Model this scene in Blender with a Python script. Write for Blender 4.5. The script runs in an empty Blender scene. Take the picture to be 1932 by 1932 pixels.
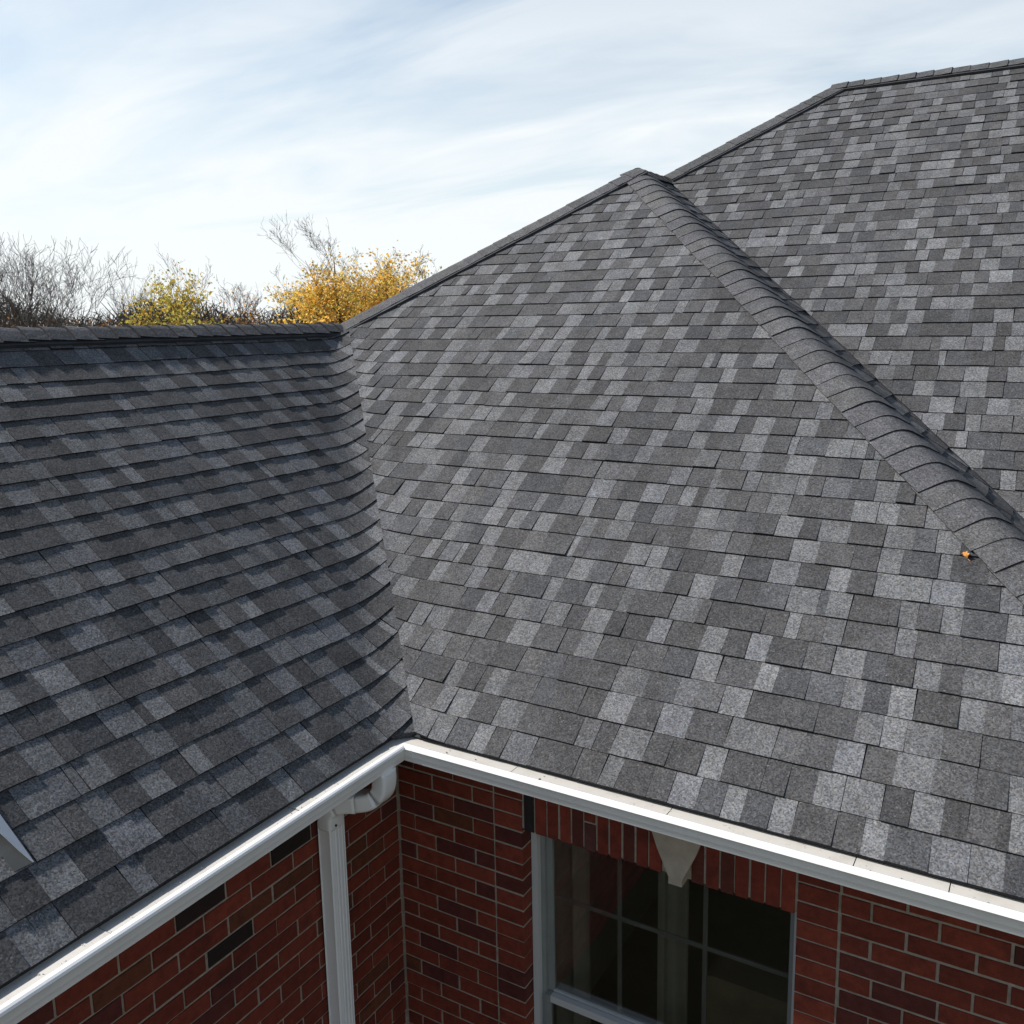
import bpy, math, random
from mathutils import Vector, Matrix
R_ = random.Random(7)
V3 = Vector
scene = bpy.context.scene
col = scene.collection

# ------------------------------------------------------------------ camera
CAMZ = 4.6
cam_d = bpy.data.cameras.new('camera')
cam_d.sensor_width = 36.0
cam_d.lens = 36 * 1697.42 / 1932
cam_d.shift_x = -63.13 / 1932
cam_d.shift_y = -75.31 / 1932
cam_d.clip_start = .05
cam_d.clip_end = 3000
cam = bpy.data.objects.new('camera', cam_d)
col.objects.link(cam)
c_r = V3((0.87019482, 0.49253231, -0.01314905))
c_u = V3((-0.07100299, 0.15176587, 0.98586292))
c_f = V3((-0.48756491, 0.85695919, -0.16703715))
m = Matrix((c_r, c_u, -c_f)).transposed().to_4x4()
m.translation = V3((0, 0, CAMZ))
cam.matrix_world = m
scene.camera = cam

def pix(p):                      # world point -> picture fraction (only used to rank pieces by size in view)
    q = p - V3((0, 0, CAMZ))
    z = q.dot(c_f)
    if z < .2: return None
    k = 1697.42 / 1932 / z
    return (.5 + 63.13 / 1932 + q.dot(c_r) * k, .5 - 75.31 / 1932 - q.dot(c_u) * k)

# ------------------------------------------------------------------ sky, sun, exposure
SUN_EL, SUN_AZ = math.radians(42), math.radians(252)      # azimuth clockwise from north (+y)
sdir = V3((math.sin(SUN_AZ) * math.cos(SUN_EL), math.cos(SUN_AZ) * math.cos(SUN_EL), math.sin(SUN_EL)))
world = bpy.data.worlds.new('World')
scene.world = world
world.use_nodes = True
nt = world.node_tree
nt.nodes.clear()
N = nt.nodes.new
L = nt.links.new
out = N('ShaderNodeOutputWorld')
bg = N('ShaderNodeBackground')
bg.inputs['Strength'].default_value = .094
sky = N('ShaderNodeTexSky')
sky.sky_type = 'NISHITA'
sky.sun_disc = False
sky.sun_elevation = SUN_EL
sky.sun_rotation = SUN_AZ
sky.altitude = 200
sky.air_density = 1.0
sky.dust_density = 1.0
sky.ozone_density = 1.0
tc = N('ShaderNodeTexCoord')
sep = N('ShaderNodeSeparateXYZ')
L(tc.outputs['Generated'], sep.inputs[0])
def mth(op, a, b=None, c=None):
    n = N('ShaderNodeMath'); n.operation = op
    for i, v in enumerate((a, b, c)):
        if v is None: continue
        if isinstance(v, (int, float)): n.inputs[i].default_value = v
        else: L(v, n.inputs[i])
    return n.outputs[0]
zc = mth('MAXIMUM', sep.outputs['Z'], 0.0)
den = mth('ADD', zc, .16)
px = mth('DIVIDE', sep.outputs['X'], den)
py = mth('DIVIDE', sep.outputs['Y'], den)
comb = N('ShaderNodeCombineXYZ')
L(px, comb.inputs[0]); L(py, comb.inputs[1])
mapn = N('ShaderNodeMapping')
L(comb.outputs[0], mapn.inputs['Vector'])
mapn.inputs['Rotation'].default_value = (0, 0, math.radians(-35))
mapn.inputs['Scale'].default_value = (.50, 1.25, 1)
mapn.inputs['Location'].default_value = (3.1, 1.7, 0)
n1 = N('ShaderNodeTexNoise')
n1.inputs['Scale'].default_value = 1.7
n1.inputs['Detail'].default_value = 7
n1.inputs['Roughness'].default_value = .55
n1.inputs['Distortion'].default_value = .6
L(mapn.outputs[0], n1.inputs['Vector'])
ramp = N('ShaderNodeValToRGB')
ramp.color_ramp.elements[0].position = .36
ramp.color_ramp.elements[1].position = .66
L(n1.outputs['Fac'], ramp.inputs[0])
# veil of thin cloud is denser toward the horizon, as the eye looks through more of it
hz = mth('POWER', mth('SUBTRACT', 1.0, zc), 2.6)
cov = mth('MULTIPLY_ADD', ramp.outputs['Color'], mth('MULTIPLY_ADD', hz, .62, .10), mth('MULTIPLY', hz, .92))
cov = mth('MINIMUM', cov, .96)
mix = N('ShaderNodeMix'); mix.data_type = 'RGBA'
L(cov, mix.inputs['Factor'])
tintn = N('ShaderNodeMix'); tintn.data_type = 'RGBA'; tintn.blend_type = 'MULTIPLY'; tintn.inputs['Factor'].default_value = 1
L(sky.outputs['Color'], tintn.inputs['A']); tintn.inputs['B'].default_value = (.94, 1.04, 1.02, 1)
L(tintn.outputs['Result'], mix.inputs['A'])
mix.inputs['B'].default_value = (7.0, 7.3, 7.45, 1)
L(mix.outputs['Result'], bg.inputs['Color'])
L(bg.outputs[0], out.inputs[0])

sun_d = bpy.data.lights.new('sun', 'SUN')
sun_d.energy = 5.0
sun_d.angle = math.radians(2.5)
sun_d.color = (1.0, .965, .92)
sun = bpy.data.objects.new('sun', sun_d)
col.objects.link(sun)
sun.rotation_euler = sdir.to_track_quat('Z', 'Y').to_euler()
sun.location = (-20, -8, 30)

scene.view_settings.view_transform = 'Standard'
scene.view_settings.look = 'None'
scene.view_settings.gamma = 1
scene.view_settings.exposure = 0.55
scene.view_settings.use_curve_mapping = False

# ------------------------------------------------------------------ materials
class Mat:
    def __init__(s, name, rough=.8, spec=.3):
        s.m = bpy.data.materials.new(name); s.m.use_nodes = True
        s.t = s.m.node_tree; s.n = s.t.nodes; s.b = s.n['Principled BSDF']
        s.b.inputs['Roughness'].default_value = rough
        s.b.inputs['Specular IOR Level'].default_value = spec
    def node(s, typ, **kw):
        n = s.n.new(typ)
        for k, v in kw.items(): setattr(n, k, v)
        return n
    def link(s, a, b): s.t.links.new(a, b)
    def pos(s):
        if not hasattr(s, 'g'): s.g = s.node('ShaderNodeNewGeometry').outputs['Position']
        return s.g
    def noise(s, scale, detail=2, rough=.5, vec=None):
        n = s.node('ShaderNodeTexNoise'); n.inputs['Scale'].default_value = scale
        n.inputs['Detail'].default_value = detail; n.inputs['Roughness'].default_value = rough
        s.link(vec or s.pos(), n.inputs['Vector']); return n.outputs['Fac']
    def rng(s, v, a, b, c, d):
        n = s.node('ShaderNodeMapRange'); s.link(v, n.inputs[0])
        for i, x in enumerate((a, b, c, d)): n.inputs[1 + i].default_value = x
        return n.outputs[0]
    def math(s, op, a, b):
        n = s.node('ShaderNodeMath', operation=op)
        for i, v in enumerate((a, b)):
            if isinstance(v, (int, float)): n.inputs[i].default_value = v
            else: s.link(v, n.inputs[i])
        return n.outputs[0]
    def mixc(s, f, a, b, blend='MIX'):
        n = s.node('ShaderNodeMix', data_type='RGBA', blend_type=blend)
        for k, v in (('Factor', f), ('A', a), ('B', b)):
            if isinstance(v, (int, float)): n.inputs[k].default_value = v
            elif isinstance(v, tuple): n.inputs[k].default_value = (*v, 1)
            else: s.link(v, n.inputs[k])
        return n.outputs['Result']
    def attr(s, name='Col'):
        n = s.node('ShaderNodeAttribute'); n.attribute_name = name; return n.outputs['Color']
    def scale(s, c, f):           # colour times grey value
        n = s.node('ShaderNodeVectorMath', operation='SCALE'); s.link(c, n.inputs[0]); s.link(f, n.inputs['Scale']); return n.outputs[0]
    def color(s, c):
        if isinstance(c, tuple): s.b.inputs['Base Color'].default_value = (*c, 1)
        else: s.link(c, s.b.inputs['Base Color'])
        return s
    def bump(s, h, strength=.5, dist=.004):
        n = s.node('ShaderNodeBump'); n.inputs['Strength'].default_value = strength; n.inputs['Distance'].default_value = dist
        s.link(h, n.inputs['Height']); s.link(n.outputs[0], s.b.inputs['Normal']); return s

def mk_shingle():
    M = Mat('asphalt_granules', .88, .25)
    c = M.attr()
    vor = M.node('ShaderNodeTexVoronoi'); vor.inputs['Scale'].default_value = 185
    M.link(M.pos(), vor.inputs['Vector'])
    sepc = M.node('ShaderNodeSeparateColor'); M.link(vor.outputs['Color'], sepc.inputs[0])
    g = M.rng(sepc.outputs[0], 0, 1, .50, 1.50)
    fine = M.rng(M.noise(120, 3, .7), .25, .75, .70, 1.30)
    blot = M.rng(M.noise(11, 3, .6), .3, .7, .82, 1.18)
    big = M.rng(M.noise(.9, 2, .5), .3, .7, .90, 1.10)
    k = M.math('MULTIPLY', M.math('MULTIPLY', g, fine), M.math('MULTIPLY', blot, big))
    spark = M.rng(sepc.outputs[1], .965, .99, 0, .05)
    cc = M.scale(c, k)
    cc = M.mixc(1.0, cc, M.scale(M.mixc(0.0, (1, 1, 1), (1, 1, 1)), spark), 'ADD')
    tint = M.mixc(M.rng(sepc.outputs[2], 0, 1, 0, 1), (.94, .98, 1.08), (1.06, 1.0, .94))
    M.color(M.mixc(1.0, cc, tint, 'MULTIPLY'))
    M.bump(M.math('ADD', sepc.outputs[0], M.math('MULTIPLY', M.noise(45, 2), 1.5)), .55, .0022)
    return M.m

def mk_brick():
    M = Mat('fired_clay', .85, .25)
    c = M.attr()
    k = M.math('MULTIPLY', M.rng(M.noise(26, 4, .65), .25, .75, .74, 1.24), M.rng(M.noise(220, 2, .6), .2, .8, .82, 1.18))
    c2 = M.mixc(M.rng(M.noise(9, 3, .6), .55, .78, 0, .55), M.scale(c, k), (.03, .012, .010))
    c3 = M.mixc(M.rng(M.noise(40, 4, .7), .68, .8, 0, .25), c2, (.20, .15, .11))
    M.color(c3)
    M.bump(M.noise(90, 4, .7), .6, .003)
    return M.m

def mk_mortar():
    M = Mat('mortar', .95, .15)
    M.color(M.mixc(M.rng(M.noise(30, 4, .6), .3, .7, 0, 1), (.23, .19, .15), (.35, .295, .24)))
    M.bump(M.noise(160, 3, .7), .7, .003)
    return M.m

def mk_brickwall_far():
    M = Mat('brickwork', .9, .2)
    sp = M.node('ShaderNodeSeparateXYZ'); M.link(M.pos(), sp.inputs[0])
    cb = M.node('ShaderNodeCombineXYZ')
    M.link(M.math('ADD', sp.outputs[0], sp.outputs[1]), cb.inputs[0]); M.link(sp.outputs[2], cb.inputs[1])
    b = M.node('ShaderNodeTexBrick'); M.link(cb.outputs[0], b.inputs['Vector'])
    b.inputs['Scale'].default_value = 1
    b.inputs['Brick Width'].default_value = .236; b.inputs['Row Height'].default_value = .0807
    b.inputs['Mortar Size'].default_value = .005
    b.inputs['Color1'].default_value = (.24, .06, .04, 1); b.inputs['Color2'].default_value = (.14, .035, .028, 1)
    b.inputs['Mortar'].default_value = (.36, .31, .26, 1)
    M.color(b.outputs['Color'])
    return M.m

def mk_paint(name, c, dirt=(.35, .32, .27), amount=.35, rough=.42, spec=.45):
    M = Mat(name, rough, spec)
    f = M.rng(M.noise(7, 5, .65), .5, .85, 0, amount)
    f2 = M.rng(M.noise(60, 4, .7), .6, .85, 0, amount * .8)
    M.color(M.mixc(f2, M.mixc(f, c, dirt), dirt))
    M.bump(M.noise(14, 2), .12, .004)
    return M.m

def mk_plain(name, c, rough=.8, var=.25, scale=8, bump=0, spec=.3):
    M = Mat(name, rough, spec)
    k = M.rng(M.noise(scale, 4, .6), .25, .75, 1 - var, 1 + var)
    rgb = M.node('ShaderNodeRGB'); rgb.outputs[0].default_value = (*c, 1)
    M.color(M.scale(rgb.outputs[0], k))
    if bump: M.bump(M.noise(scale * 6, 3), bump, .004)
    return M.m

def mk_glass():
    M = Mat('window_glass')
    M.n.remove(M.b)
    o = M.n['Material Output']
    tr = M.node('ShaderNodeBsdfTransparent'); tr.inputs[0].default_value = (.80, .81, .79, 1)
    gl = M.node('ShaderNodeBsdfGlossy'); gl.inputs['Roughness'].default_value = .012
    bp = M.node('ShaderNodeBump'); bp.inputs['Strength'].default_value = .06; bp.inputs['Distance'].default_value = .01
    M.link(M.noise(3.2, 2), bp.inputs['Height']); M.link(bp.outputs[0], gl.inputs['Normal'])
    lw = M.node('ShaderNodeLayerWeight'); lw.inputs[0].default_value = .5
    fr = M.node('ShaderNodeMapRange'); M.link(M.math('POWER', lw.outputs['Facing'], 3.0), fr.inputs[0]); fr.inputs[3].default_value = .20; fr.inputs[4].default_value = .85
    mx = M.node('ShaderNodeMixShader')
    M.link(fr.outputs[0], mx.inputs[0]); M.link(tr.outputs[0], mx.inputs[1]); M.link(gl.outputs[0], mx.inputs[2])
    M.link(mx.outputs[0], o.inputs[0])
    return M.m

def mk_leaf(name, a, b, tr=.35):
    M = Mat(name, .7, .2)
    c = M.attr()
    M.color(M.mixc(M.rng(M.noise(3, 3), .35, .65, 0, 1), M.mixc(1.0, c, a, 'MULTIPLY'), M.mixc(1.0, c, b, 'MULTIPLY')))
    M.b.inputs['Transmission Weight'].default_value = 0
    o = M.n['Material Output']
    t = M.node('ShaderNodeBsdfTranslucent'); M.link(M.b.inputs['Base Color'].links[0].from_socket, t.inputs[0])
    mx = M.node('ShaderNodeMixShader'); mx.inputs[0].default_value = tr
    M.link(M.b.outputs[0], mx.inputs[1]); M.link(t.outputs[0], mx.inputs[2]); M.link(mx.outputs[0], o.inputs[0])
    return M.m

def mk_ground():
    M = Mat('dry_grass_ground', .95, .1)
    a = M.mixc(M.rng(M.noise(.35, 5, .6), .35, .65, 0, 1), (.055, .065, .022), (.13, .10, .05))
    M.color(M.mixc(M.rng(M.noise(6, 5, .7), .4, .7, 0, .6), a, (.075, .055, .03)))
    M.bump(M.noise(40, 4, .7), .8, .03)
    return M.m

MT = dict(
    shingle=mk_shingle(), brick=mk_brick(), mortar=mk_mortar(), brickfar=mk_brickwall_far(),
    gutter=mk_paint('white_gutter_paint', (.70, .70, .69), (.40, .37, .32), .22, .45),
    guard=mk_paint('cream_gutter_guard', (.44, .415, .375), (.22, .20, .165), .55, .6),
    bar=mk_plain('grey_bar', (.27, .275, .26), .5, .1),
    plate=mk_plain('shaded_plate', (.085, .085, .08), .6, .2),  # dark base colour stands in for the shade below the folded edge
    liner=mk_plain('grey_liner', (.20, .21, .20), .5, .1),
    frame=mk_paint('white_vinyl', (.46, .46, .45), (.28, .27, .24), .15, .4),
    felt=mk_plain('dark_underlay', (.022, .023, .026), .9),
    drip=mk_plain('dark_drip_edge', (.03, .032, .035), .5),
    vent=mk_plain('dark_ridge_vent', (.035, .037, .042), .75),
    roofplain=mk_plain('roof_grey', (.085, .086, .09), .9, .25, 9),
    stone=mk_plain('cast_stone', (.36, .31, .25), .9, .18, 12, .3),
    glass=mk_glass(),
    soffit=mk_plain('soffit_white', (.55, .54, .51), .6, .06),
    room=mk_plain('room_plaster', (.66, .62, .52), .9, .08),
    roomfloor=mk_plain('room_floor', (.22, .15, .09), .6, .2, 5),
    curtain=mk_plain('curtain_cloth', (.42, .40, .33), .9, .08, 20),
    sofa=mk_plain('tan_cloth', (.36, .27, .17), .95, .2, 6),
    metal=mk_paint('pale_grey_metal', (.62, .63, .64), (.3, .3, .3), .2, .5),
    bark=mk_plain('grey_bark', (.066, .056, .048), .95, .35, 5),
    bark2=mk_plain('brown_bark', (.055, .041, .032), .95, .35, 5),
    twig=mk_plain('grey_twigs', (.096, .083, .075), .95, .3, 3),
    twig2=mk_plain('red_brown_twigs', (.078, .049, .038), .95, .4, .6),
    leafy=mk_leaf('yellow_leaves', (.84, .64, .16), (.76, .51, .10)),
    leafg=mk_leaf('olive_yellow_leaves', (.70, .57, .12), (.52, .45, .11)),
    leafb=mk_leaf('brown_leaves', (.26, .13, .05), (.17, .10, .05)),
    orange=mk_plain('orange_leaf', (.42, .17, .03), .6, .25, 60),
    ground=mk_ground(),
)

# ------------------------------------------------------------------ mesh helpers
class MB:
    def __init__(s): s.v = []; s.f = []; s.c = []
    def add(s, verts, faces, c=(1, 1, 1)):
        o = len(s.v); s.v += [V3(p) for p in verts]
        for f in faces: s.f.append(tuple(o + i for i in f)); s.c.append(c)
        return s
    def join(s, b):
        o = len(s.v); s.v += b.v
        s.f += [tuple(o + i for i in f) for f in b.f]; s.c += b.c
        return s
    def box(s, x0, x1, y0, y1, z0, z1, c=(1, 1, 1)):
        return s.add([(x0, y0, z0), (x1, y0, z0), (x1, y1, z0), (x0, y1, z0), (x0, y0, z1), (x1, y0, z1), (x1, y1, z1), (x0, y1, z1)],
                     [(0, 3, 2, 1), (4, 5, 6, 7), (0, 1, 5, 4), (1, 2, 6, 5), (2, 3, 7, 6), (3, 0, 4, 7)], c)
    def prism(s, bot, top, c=(1, 1, 1), edge=None):      # two rings of equal length
        n = len(bot)
        s.add(list(bot) + list(top), [tuple(range(n - 1, -1, -1)), tuple(range(n, 2 * n))] +
                     [(i, (i + 1) % n, n + (i + 1) % n, n + i) for i in range(n)], c)
        if edge: s.c[-n:] = [edge] * n
        return s
    def tube(s, pts, rads, k=5, c=(1, 1, 1)):
        rings = []
        up = V3((.31, .17, .93))
        for i, p in enumerate(pts):
            d = (pts[min(i + 1, len(pts) - 1)] - pts[max(i - 1, 0)]).normalized()
            a = d.cross(up)
            if a.length < .05: a = d.cross(V3((1, 0, 0)))
            a.normalize(); b = d.cross(a)
            rings.append([p + (a * math.cos(2 * math.pi * j / k) + b * math.sin(2 * math.pi * j / k)) * rads[i] for j in range(k)])
        o = len(s.v)
        for r in rings: s.v += r
        for i in range(len(rings) - 1):
            for j in range(k):
                s.f.append((o + i * k + j, o + i * k + (j + 1) % k, o + (i + 1) * k + (j + 1) % k, o + (i + 1) * k + j)); s.c.append(c)
        return s
    def sweep(s, rings, closed_ends=True, c=(1, 1, 1)):   # list of rings of equal length
        o = len(s.v); k = len(rings[0])
        for r in rings: s.v += [V3(p) for p in r]
        for i in range(len(rings) - 1):
            for j in range(k):
                s.f.append((o + i * k + j, o + i * k + (j + 1) % k, o + (i + 1) * k + (j + 1) % k, o + (i + 1) * k + j)); s.c.append(c)
        if closed_ends:
            s.f.append(tuple(o + j for j in range(k - 1, -1, -1))); s.c.append(c)
            s.f.append(tuple(o + (len(rings) - 1) * k + j for j in range(k))); s.c.append(c)
        return s
    def build(s, name, mat, parent=None, origin=None, smooth=False):
        """links the mesh as one object; vertices are world positions, origin defaults to their centre"""
        if origin is None:
            lo = V3([min(p[i] for p in s.v) for i in range(3)]); hi = V3([max(p[i] for p in s.v) for i in range(3)])
            origin = (lo + hi) / 2
        me = bpy.data.meshes.new(name)
        me.from_pydata([p - origin for p in s.v], [], s.f)
        if any(c != (1, 1, 1) for c in s.c):
            at = me.color_attributes.new('Col', 'FLOAT_COLOR', 'CORNER')
            buf = []
            for f, c in zip(s.f, s.c): buf += [c[0], c[1], c[2], 1.0] * len(f)
            at.data.foreach_set('color', buf)
        me.validate()
        if smooth: me.polygons.foreach_set('use_smooth', [True] * len(me.polygons))
        me.materials.append(mat)
        o = bpy.data.objects.new(name, me)
        col.objects.link(o)
        place(o, parent, origin)
        return o

WORLD_LOC = {}
def place(o, parent, origin):
    WORLD_LOC[o.name] = V3(origin)
    if parent:
        o.parent = parent; o.location = V3(origin) - WORLD_LOC[parent.name]
    else:
        o.location = origin
def empty(name, loc, parent=None):
    o = bpy.data.objects.new(name, None); o.empty_display_size = .2
    col.objects.link(o); place(o, parent, V3(loc)); return o
def tag(o, label=None, cat=None, group=None, kind=None):
    for k, v in (('label', label), ('category', cat), ('group', group), ('kind', kind)):
        if v: o[k] = v
    return o

# ------------------------------------------------------------------ ground
g = MB(); n = 24
xs = [-900 + 1800 * i / n for i in range(n + 1)]
gv = [(x, y, 0) for y in xs for x in xs]
g.add(gv, [(j * (n + 1) + i, j * (n + 1) + i + 1, (j + 1) * (n + 1) + i + 1, (j + 1) * (n + 1) + i) for j in range(n) for i in range(n)])
tag(g.build('ground', MT['ground'], origin=V3((0, 0, 0))), kind='structure')

# ------------------------------------------------------------------ house: key points
def W(x, y, z): return V3((x, y, z + CAMZ))
P = .7126
SQ = math.sqrt(1 + P * P)
C = W(-2.4112, 2.937, -1.8797)           # outer edge of the gutters at the inner corner
E = W(-2.5012, 3.027, -1.857)            # shingle edge at the inner corner
T = 2.5531; S1 = 1.8097; LR = .5749; S2 = 1.2435
VT = E + T * V3((-1, 1, P))              # top of the valley
P1 = VT + S1 * V3((1, 1, P))
PM = P1 + V3((0, LR, 0))
P2 = PM + S2 * V3((1, 1, P))
XH = P1.x + (P1.z - E.z) / P             # front block: right eave corner
Y0 = -3.2                                 # near end of the left wing
XR = 7.5                                  # right end of the main roof
XW = 2 * VT.x - E.x                       # west eave
WLX = C.x - .3174                         # left wall face
WFY = C.y + .3174                         # front wall face

house = empty('brick_house', (-2.7, 3.3, 0))
tag(house, 'red brick house with charcoal shingle hip roofs meeting in a valley and white gutters', 'house')

# ------------------------------------------------------------------ roof planes (underlay) with shingles
def clip(poly, h):
    a, b, c = h; outp = []
    for i in range(len(poly)):
        p, q = poly[i], poly[(i + 1) % len(poly)]
        dp = a * p[0] + b * p[1] + c; dq = a * q[0] + b * q[1] + c
        if dp >= 0: outp.append(p)
        if (dp >= 0) != (dq >= 0):
            t = dp / (dp - dq); outp.append((p[0] + (q[0] - p[0]) * t, p[1] + (q[1] - p[1]) * t))
    return outp
def area(poly): return abs(sum(poly[i][0] * poly[(i + 1) % len(poly)][1] - poly[(i + 1) % len(poly)][0] * poly[i][1] for i in range(len(poly)))) / 2

d_v = V3((-1, 1, P)).normalized()
nL = V3((P, 0, 1)).normalized(); nF = V3((0, -P, 1)).normalized()
eL = (V3((0, -1, 0)) - d_v * V3((0, -1, 0)).dot(d_v)).normalized()
eF = (V3((1, 0, 0)) - d_v * V3((1, 0, 0)).dot(d_v)).normalized()
RV = .17                                  # shingles bend through the valley over this half width
def fold(a, q, h):
    if q <= -RV: return E + d_v * a - eL * q + nL * h
    if q >= RV: return E + d_v * a + eF * q + nF * h
    t = (q + RV) / (2 * RV)
    return E + d_v * a + eL * RV * (1 - t) ** 2 + eF * RV * t * t + (nL * (1 - t) + nF * t).normalized() * h

def tone(rr, light):
    if light: v = rr.gauss(.110, .009) if rr.random() < .62 else rr.gauss(.088, .006)
    else: v = rr.gauss(.049, .004) if rr.random() < .66 else rr.gauss(.064, .005)
    v = max(.038, v)
    w = rr.random()
    if light: t = (.985, 1.0, 1.01) if w < .8 else (.97, .99, 1.04)
    elif w < .25: t = (.97, .995, 1.04)
    elif w < .5: t = (1.02, 1.0, .995)
    else: t = (1.0, 1.0, 1.01)
    return (v * t[0], v * t[1], v * t[2])

EX = .1412
CUT = (.017, .017, .019)                # cut edges show the black asphalt core
pieces = []                               # (size in view, mesh builder, slope)
def shingles(slope, org, u, w, nrm, halves, amin, amax, bmax, folded=None, seed=1):
    rr = random.Random(seed)
    k = -1
    while True:
        k += 1
        b0 = k * EX
        if b0 > bmax: break
        x = amin - rr.random() * .3
        thick = light = rr.random() < .5
        lap = rr.uniform(-.0025, .0025)
        strip_end = x + rr.uniform(.3, 1.0)
        while x < amax:
            was = light
            light = rr.random() < (.18 if was else .60)
            wd = (rr.uniform(.07, .14) if light else rr.uniform(.075, .165)) if rr.random() < .92 else rr.uniform(.035, .06)
            x1 = x + wd
            cut = False
            if x1 > strip_end: cut = True; strip_end = x1 + 1.0; lap = rr.uniform(-.003, .003)
            thick = (not light) if rr.random() < .75 else light
            gap = .0024 if (cut or rr.random() < .30) else 0.0
            hb = (.0098 if thick else .0052) + rr.uniform(-.0008, .0012)
            if rr.random() < .03: hb += .004
            c = tone(rr, light)
            bb = (0 if k == 0 else b0 + lap + rr.uniform(-.0012, .0012))
            bt = b0 + EX + .028
            sk = rr.uniform(-.004, .004)
            poly = [(x, bb + rr.uniform(-.0008, .0008)), (x1 - gap, bb + rr.uniform(-.0008, .0008)), (x1 - gap + sk, bt), (x + sk, bt)]
            x = x1
            for h in halves:
                poly = clip(poly, h)
                if len(poly) < 3: break
            if len(poly) < 3 or area(poly) < .0006: continue
            mb = MB()
            def hh(b): return hb * (1 - (b - bb) / (bt - bb)) + .0012
            if folded:
                aq = [folded(*p) for p in poly]
                near = min(q for _, q in aq) < RV and max(q for _, q in aq) > -RV
            else: near = False
            if near:
                fo, side = folded, (1 if slope == 'F' else 0)
                def pt(p, top):
                    a, q = fo(*p)
                    lift = .009 * max(0, min(1, (RV + .12 - q) / .12)) if side else 0
                    return fold(a, q, (hh(p[1]) if top else -.003) + lift)
                # q is linear in the plane: slice along it
                o0 = fo(0, 0)[1]; ga = fo(1, 0)[1] - o0; gb = fo(0, 1)[1] - o0
                ns = 9; qs = [-9] + [-RV + 2 * RV * i / ns for i in range(ns + 1)] + [9]
                for qa, qb in zip(qs[:-1], qs[1:]):
                    sp_ = clip(clip(poly, (ga, gb, o0 - qa)), (-ga, -gb, qb - o0))
                    if len(sp_) < 3 or area(sp_) < 1e-6: continue
                    mb.prism([pt(p, 0) for p in sp_], [pt(p, 1) for p in sp_], c, CUT)
                if not mb.v: continue
            else:
                base = [org + u * p[0] + w * p[1] for p in poly]
                mb.prism([q - nrm * .003 for q in base], [q + nrm * hh(p[1]) for q, p in zip(base, poly)], c, CUT)
            # orientation of the prism: make the outside face out
            pc = [pix(v) for v in mb.v[:len(poly)]]
            sz = 0
            if all(pc):
                cx = sum(p[0] for p in pc) / len(pc); cy = sum(p[1] for p in pc) / len(pc)
                if -.02 < cx < 1.02 and -.02 < cy < 1.02: sz = area(pc) if not near else area([pix(org + u * p[0] + w * p[1]) for p in poly])
            pieces.append((sz, mb, slope))

X = V3((1, 0, 0)); Y = V3((0, 1, 0))
wL = V3((-1, 0, P)).normalized(); wF = V3((0, 1, P)).normalized()
def foldL(a, b):
    r = Y * a + wL * b; return r.dot(d_v), -r.dot(eL)
def foldF(a, b):
    r = X * a + wF * b; return r.dot(d_v), r.dot(eF)
o0 = foldL(0, 0)[1]; qa, qb = foldL(1, 0)[1], foldL(0, 1)[1]
BL = T * SQ
shingles('L', E, Y, wL, nL, [(-qa, -qb, .10), (0, -1, BL - .03), (1, 0, -(Y0 - E.y))], Y0 - E.y, T + .6, BL, foldL, 3)
qa, qb = foldF(1, 0)[1], foldF(0, 1)[1]
wy = wF.y
# x - y >= VT.x - VT.y ; x + y <= P1.x + P1.y   with x = E.x + a, y = E.y + b wy
shingles('F', E, X, wF, nF, [(qa, qb, -.062), (1, -wy, E.x - E.y - (VT.x - VT.y) - .04), (-1, -wy, P1.x + P1.y - E.x - E.y - .075)],
         -T - .1, XH - E.x + .1, (P1.z - E.z) / P * SQ, foldF, 5)
EB = V3((XH, E.y + LR, E.z))
shingles('B', EB, X, wF, nF, [(1, wy, EB.x + EB.y - PM.x - PM.y - .02), (1, -wy, EB.x - EB.y - (PM.x - PM.y) - .04), (0, -1, (P2.z - E.z) / P * SQ - .03), (-1, 0, XR - EB.x)],
         PM.x - EB.x - .1, XR - EB.x, (P2.z - E.z) / P * SQ, None, 11)
EE = V3((XH, E.y, E.z))
# east slope of the front block: x = XH - b wx, y = E.y + a
wx = wF.y
shingles('E', EE, Y, wL, nL, [(1, -wx, EE.x + EE.y - P1.x - P1.y - .075), (-1, wx, PM.x + PM.y - EE.x - EE.y + .01), (0, -1, (P1.z - E.z) / P * SQ - .03)],
         -.1, 5.2, (P1.z - E.z) / P * SQ, None, 13)

def deck(name, pts, nrm, mat, lab=None):
    mb = MB(); mb.prism([p - nrm * .05 for p in pts], [p - nrm * .004 for p in pts]); o = mb.build(name, mat, house)
    if lab: o['label'] = lab
    return o
zE = E.z
slopes = {
    'L': deck('roof_slope', [V3((E.x, Y0, zE)), E.copy(), VT, V3((VT.x, Y0, VT.z))], nL, MT['felt'], 'shaded slope of the left wing, facing right'),
    'F': deck('roof_slope', [E.copy(), V3((XH, E.y, zE)), P1, VT], nF, MT['felt'], 'sunlit front slope in the middle, between valley and hip'),
    'B': deck('roof_slope', [EB, V3((XR, EB.y, zE)), V3((XR, P2.y, P2.z)), P2, PM], nF, MT['felt'], 'tall rear slope at upper right'),
    'E': deck('roof_slope', [V3((XH, E.y, zE)), EB, PM, P1], nL, MT['felt'], 'narrow slope behind the diagonal hip'),
}
vl = MB(); qq = [-RV + 2 * RV * i / 8 for i in range(9)]
rg = [[fold(a, q, -.005) for q in qq] + [E + d_v * a + eF * RV * .9 - nF * .03, E + d_v * a - V3((0, 0, .02)), E + d_v * a + eL * RV * .9 - nL * .03] for a in (-.03, (VT - E).length - .1)]
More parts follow.
